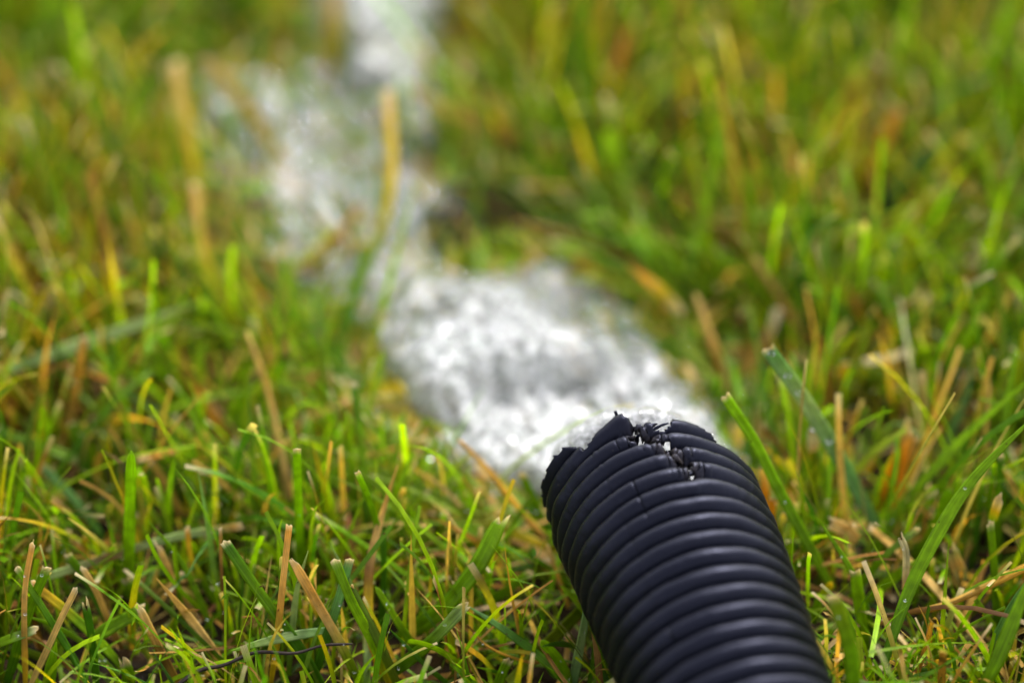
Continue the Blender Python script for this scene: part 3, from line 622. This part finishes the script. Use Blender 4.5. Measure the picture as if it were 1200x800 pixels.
stem([(1210,660),(1150,690),(1095,712),(1024,723)], 2.3, ['orange','tan','tan','dark'], 'orange-brown stem lying across from the right edge', name='dry_stalk', cat='stalk', z0=22, z1=12)
stem([(1125,738),(1140,700),(1155,660)], 2.6, ['tan','tan','brown'], 'short rusty brown stalk crossing under the lying stem', z0=6, z1=12)
B([(1030,760),(1002,678),(958,606)], 2.0, ['deep','green','green'], 'point', 'curving green blade leaning left, between hose and light green blade')
B([(1015,760),(1008,715),(1002,668)], 3.6, ['green','lime','lime'], 'cut', 'upright square-topped lime blade in the right foreground')
B([(1148,812),(1172,765),(1212,665)], 4.2, ['green','green','lime'], 'point', 'wide green blade rising out of the bottom right corner', z0=16, z1=38)
B([(1160,760),(1180,720),(1208,672)], 2.2, ['blue','blue','blue'], 'point', 'slim grey-green blade beside the corner blade', z0=10, z1=30)
B([(1000,830),(996,760),(976,698)], 4.4, ['green','green','olive'], 'cut', 'blurred wide green blade nearest the lens, beside the hose', z0=20, z1=44)
B([(886,600),(893,560),(912,520)], 1.7, ['blue','blue','deep'], 'point', 'thin grey-green curved blade against the right flank of the hose', z0=8, z1=24)
B([(898,610),(896,580),(894,545)], 2.6, ['orange','orange','pale'], 'torn', 'pale topped orange stub tucked against the right of the hose', z1=22)
B([(905,640),(904,610),(906,582)], 2.4, ['tan','orange','orange'], 'torn', 'rusty split stub right of the pale topped one', z1=20)
B([(908,645),(914,622),(919,602)], 2.0, ['green','olive','pale'], 'torn', 'green bud with straw tip beside the rusty stub', z1=20)
B([(947,690),(943,660),(939,632)], 1.3, ['deep','green','lime'], 'point', 'tiny pointed shoot alone in the gap right of the hose', z1=14)
B([(952,730),(960,705),(975,682)], 2.8, ['green','lime','yellow'], 'round', 'stout lime shoot leaning right, low beside the hose', z1=12)
B([(1060,690),(1062,650),(1055,628)], 2.0, ['straw','pale','pale'], 'torn', 'cream split husk among the green blades in the right foreground', z0=16, z1=28, name='dry_husk', cat='husk')
B([(1005,632),(990,620),(972,612)], 4.0, ['tan','straw','straw'], 'torn', 'pale brown withered husk lying left of the light green blade', z0=12, z1=18, name='dry_husk', cat='husk')
B([(1128,680),(1122,665),(1112,642)], 4.4, ['paleg','straw','paleg'], 'torn', 'wide cut leaf end, pale yellow-green, under the long crossing blades', z0=8, z1=16)
stem([(948,405),(915,350),(884,302)], 2.6, ['tan','tan','straw'], 'thick tan stalk leaning left in the blurred grass right of the water', z0=4, z1=22)
B([(1032,245),(1075,190),(1130,132)], 4.4, ['blue','blue','blue'], 'point', 'blurred bluish leaf leaning right in the far grass', z1=28)
B([(1000,235),(1025,185),(1056,128)], 4.6, ['olive','orange','tan'], 'cut', 'blurred orange-brown blade left of the far bluish leaf', z1=28)
B([(1012,424),(1040,420),(1068,411)], 2.6, ['pale','pale','pale'], 'cut', 'small cream scrap of straw lying level beyond the beaded leaf', z0=18, z1=18, name='straw_scrap', cat='straw')
B([(980,500),(984,460),(990,424)], 3.0, ['olive','yellow','yellow'], 'cut', 'blurred yellow blade standing right of the beaded leaf', z1=20)
B([(1090,560),(1130,470),(1140,415)], 2.4, ['green','blue','blue'], 'point', 'blurred grey-green blade behind the long crossing blades', z1=26)
stem([(846,440),(838,410),(815,345)], 3.0, ['tan','tan','straw'], 'blurred light brown stalk right of the white water', z0=4, z1=20)
B([(870,440),(900,395),(912,362)], 3.0, ['tan','tan','pale'], 'cut', 'blurred short tan blade leaning right near the light brown stalk', z1=14)
stem([(868,300),(830,262),(790,225)], 2.6, ['brown','brown','tan'], 'blurred dark brown stalk sloping left at the far right bank', z0=8, z1=24)
# beads of water clinging to the blades
bead = [] ; br = []
for k_, c_ in enumerate(HERO_PTS):
    for q_ in rng.random(rng.integers(0, 3)):
        i_ = int(q_ * (len(c_) - 1)); bead.append(c_[i_] - FW * .0007 + RT * rng.normal(0, .0004)); br.append(rng.uniform(.00015, .00042))
for px_, py_ in ((902, 411), (922, 441), (933, 465), (953, 497), (972, 521)):
    j_ = min(((abs(proj(c_)[0] - px_) + abs(proj(c_)[1] - py_)).min(), a_) for a_, c_ in enumerate(HERO_PTS))[1]; c_ = HERO_PTS[j_]
    i_ = int((abs(proj(c_)[0] - px_) + abs(proj(c_)[1] - py_)).argmin()); bead.append(c_[i_] - FW * .0009); br.append(.0008)
drops('water_beads', np.array(bead), np.array(br), M_DROP, 'small clear water beads clinging to the grass blades', np.ones((len(bead), 3)) * [1, 1, .8])
# ---------------------------------------------------------------- the lawn
def lawn(name, n, xr, yr, hmm, wmm, lean, palette, weights, label, mat, seed, patch=None, zbase=0.0, seg=7, curve=.6, clump=True, cuts=.55, cull=True):
    r_ = np.random.default_rng(seed)
    if clump:
        nc = n // 6; cx = r_.uniform(*xr, nc); cy = r_.uniform(*yr, nc); ci = r_.integers(0, nc, n)
        x = cx[ci] + r_.normal(0, .0032, n); y = cy[ci] + r_.normal(0, .0032, n)
        az = r_.uniform(0, 2 * math.pi, nc)[ci] + r_.normal(0, 1.1, n)
    else:
        x = r_.uniform(*xr, n); y = r_.uniform(*yr, n); az = r_.uniform(0, 2 * math.pi, n)
    s1, s2, s3, s4, sh, s5 = water_fields(x, y)
    keep = (s1 < .001) & ~((s3 > .0) & (r_.random(n) < .95)) & ~((s2 > .0) & (r_.random(n) < .78)) & ~((sh > -.004) & (r_.random(n) < .9))
    # thin the lawn outside what can be seen
    ux, uy, ud = proj(np.column_stack([x, y, x * 0 + .01]))
    far = (ux < -160) | (ux > 1360) | (uy < -160) | (uy > 1000)
    keep &= ~(far & (r_.random(n) < .6))
    x, y, az, s2, uy = x[keep], y[keep], az[keep], s2[keep], uy[keep]; n = len(x)
    wet = sstep(-.004, .006, s2)
    # round the water the blades are swept along the flow (towards the back and to the left)
    sw = math.atan2(.9, -.45); near_w = sstep(-.02, .004, s2)
    az = np.where(r_.random(n) < near_w * .75, sw + r_.normal(0, .55, n), az)
    ln = r_.gamma(6, 1 / 6., n) * hmm / 1000; ln = np.clip(ln, .006, .05)
    ln = ln * (1 + .25 * fbm(x * 30, y * 30, 0, 2, 77))
    wd = r_.uniform(*wmm, n) / 1000
    L0 = np.clip(r_.normal(*lean, n), .02, 1.5); L0 = np.clip(L0 + .5 * near_w, 0, 1.45)
    cu = r_.normal(curve, .35, n)
    q = np.linspace(0, 1, seg + 1)
    ang = L0[:, None] + cu[:, None] * q[None] ** 1.4         # from the vertical
    ang = np.minimum(ang, 2.0)
    azq = az[:, None] + r_.normal(0, .3, n)[:, None] * q[None]
    dl = ln[:, None] / seg
    dx = np.sin(ang) * np.cos(azq) * dl; dy = np.sin(ang) * np.sin(azq) * dl; dz = np.cos(ang) * dl
    z0 = terrain(x, y) + zbase * r_.random(n)
    cx = x[:, None] + np.concatenate([np.zeros((n, 1)), np.cumsum(dx, 1)[:, :-1]], 1)
    cy = y[:, None] + np.concatenate([np.zeros((n, 1)), np.cumsum(dy, 1)[:, :-1]], 1)
    cz = z0[:, None] + np.concatenate([np.zeros((n, 1)), np.cumsum(dz, 1)[:, :-1]], 1)
    cz = np.maximum(cz, .0005)
    c = np.stack([cx, cy, cz], -1)
    bad = near_hose(c[:, ::2], .0012).any(1)
    # keep blades off the ray to the mouth and the single blades that stand in front of others
    if cull:
        ux, uy, ud = proj(c.reshape(-1, 3)); ux = ux.reshape(n, -1); uy = uy.reshape(n, -1); ud = ud.reshape(n, -1)
        cell = 7; grid = np.full((int(1300 / cell), int(1000 / cell)), -1.0)
        for hpz in HERO_PTS:
            a_, b_, d_ = proj(hpz)
            for k in range(3):
                aa = a_[:-1] + (a_[1:] - a_[:-1]) * k / 3; bb = b_[:-1] + (b_[1:] - b_[:-1]) * k / 3
                i = ((aa + 50) / cell).astype(int); j = ((bb + 50) / cell).astype(int); ok = (i >= 0) & (j >= 0) & (i < grid.shape[0]) & (j < grid.shape[1])
                grid[i[ok], j[ok]] = np.maximum(grid[i[ok], j[ok]], d_[:-1][ok])
                i2 = np.clip(i[ok] + 1, 0, grid.shape[0] - 1); grid[i2, j[ok]] = np.maximum(grid[i2, j[ok]], d_[:-1][ok])
        i = np.clip(((ux + 50) / cell).astype(int), 0, grid.shape[0] - 1); j = np.clip(((uy + 50) / cell).astype(int), 0, grid.shape[1] - 1)
        hit = ((grid[i, j] > ud) & (grid[i, j] > 0)).sum(1) >= 1
        bad |= hit & (r_.random(n) < .9)
        # nothing hides the hose or the bright water
        hs_px = (uy > 470) & (ux > 640 + (uy - 560) * .42) & (ux < 880 + (uy - 600) * .42) & (ud < .56)
        bad |= hs_px.any(1)
        wt_px = (uy > 345) & (uy < 560) & (ux > 470 + np.clip(uy - 460, 0, 100) * 1.3) & (ux < 850) & (cz > .005)
        bad |= (wt_px.any(1)) & (r_.random(n) < .93)
        # tall blades right before the lens would only blur the picture
        bad |= (uy[:, -1] > 560) & (cz[:, -1] > .036)
    g = ~bad; c = c[g]; n = len(c); wd = wd[g]; ln = ln[g]; azq = azq[g]; ang = ang[g]; xg, yg = x[g], y[g]
    t = np.gradient(c, axis=1); t /= np.linalg.norm(t, axis=2, keepdims=True) + 1e-9
    ta = azq + math.pi / 2 + r_.normal(0, .7, n)[:, None]
    sd_ = np.stack([np.cos(ta), np.sin(ta), 0 * ta], -1); sd_ -= t * (sd_ * t).sum(-1, keepdims=True); sd_ /= np.linalg.norm(sd_, axis=2, keepdims=True) + 1e-9
    nn = np.cross(sd_, t)
    cut = r_.random(n) < cuts
    wq = np.where(cut[:, None], 1 - .2 * q[None], 1 - .95 * np.clip((q[None] - .4) / .6, 0, 1) ** 1.4) * (.7 + .3 * np.minimum(q * 4, 1))[None] * wd[:, None]
    fo_ = r_.uniform(.05, .45, n)[:, None]
    A = c - sd_ * wq[..., None] / 2 + nn * (fo_ * wq)[..., None] * .5; Bm = c; Cc = c + sd_ * wq[..., None] / 2 + nn * (fo_ * wq)[..., None] * .5
    V = np.stack([A, Bm, Cc], 2)                              # n, seg+1, 3, 3
    wts = np.array(weights, float)[None] * np.ones((n, 1))
    pn = fbm(xg * 22, yg * 22, 3, 3, 99)                      # patches that lean to dry or to green
    dryset = [i for i, nm in enumerate(palette) if nm[-1] in ('straw', 'tan', 'orange', 'brown', 'yellow', 'pale')]
    for i in dryset: wts[:, i] *= np.exp(2.6 * pn)
    wts /= wts.sum(1, keepdims=True); ck = (wts.cumsum(1) < r_.random(n)[:, None]).sum(1).clip(0, len(palette) - 1)
    pal = np.array([[[np.interp(k, np.linspace(0, 1, len(p_)), [C_[a_][i] for a_ in p_]) for i in range(3)] for k in q] for p_ in palette])
    col = pal[ck] * r_.uniform(.5, 1.45, (n, 1, 1)) * (1 + r_.normal(0, .09, (n, 1, 3)))
    endc = np.array([.52, .42, .24]); col[:, -1] = np.where(cut[:, None] & (r_.random(n) < .45)[:, None], endc, col[:, -1])
    col = np.clip(np.repeat(col[:, :, None], 3, 2), .004, .7)
    U = np.stack([np.broadcast_to(np.array([0, .5, 1.])[None, None] + r_.uniform(0, 900, n)[:, None, None], (n, seg + 1, 3)),
                  np.broadcast_to((q[None] * ln[:, None])[..., None], (n, seg + 1, 3))], -1)
    base = (np.arange(n) * (seg + 1) * 3)[:, None, None]
    k = (np.arange(seg) * 3)[None, :, None]; j2 = np.arange(2)[None, None]
    f0 = base + k + j2; F = np.stack([f0, f0 + 1, f0 + 4, f0 + 3], -1).reshape(-1, 4)
    o = mesh_np(name, V.reshape(-1, 3), F, mat, uv=U.reshape(-1, 2), col=col.reshape(-1, 3))
    return tag(o, label, 'grass', kind='stuff')
XR, YR = (-.33, .33), (-.16, .52)
lawn('near_grass', 9000, (-.16, .16), (-.13, .03), 22, (.5, 1.4), (.45, .4), [('olive', 'green', 'green'), ('green', 'deep', 'green'), ('olive', 'lime', 'lime'), ('green', 'olive', 'straw'), ('tan', 'straw', 'tan')], [40, 24, 20, 6, 9], 'fine tangled grass round the hose nearest the lens', M_GRASS, 111, zbase=.003)
LAWN_SCALE = 1.0
lawn('lawn_grass', int(60000 * LAWN_SCALE), XR, YR, 28, (.6, 1.9), (.28, .30),
     [('olive', 'green', 'green'), ('green', 'deep', 'deep'), ('olive', 'blue', 'blue'), ('olive', 'lime', 'lime'), ('olive', 'green', 'yellow'), ('green', 'olive', 'straw'), ('straw', 'tan', 'tan'), ('yellow', 'orange', 'tan'), ('tan', 'yellow', 'green'), ('green', 'lime', 'yellow', 'brown'), ('tan', 'brown', 'brown')],
     [43, 24, 2.5, 20, 7, 4, 4, 3.5, 7, 5, 4], 'short green lawn grass with mown tips growing round the hose', M_GRASS, 101, zbase=.002)
lawn('fine_grass', int(16000 * LAWN_SCALE), XR, YR, 24, (.4, 1.0), (.5, .4), [('olive', 'green', 'lime'), ('green', 'deep', 'green'), ('tan', 'straw', 'straw')], [40, 30, 18],
     'fine thin grass shoots between the broader blades', M_GRASS, 102, cuts=.3, zbase=.002)
lawn('dead_thatch', int(9500 * LAWN_SCALE), XR, YR, 21, (.5, 1.6), (1.2, .25), [('straw', 'tan', 'tan'), ('tan', 'brown', 'brown'), ('straw', 'straw', 'pale'), ('orange', 'tan', 'orange'), ('brown', 'brown', 'tan')],
     [14, 26, 7, 22, 28], 'dead straw coloured thatch lying between the grass roots', M_DRY, 103, zbase=.009, curve=.1, clump=False, cuts=.8)
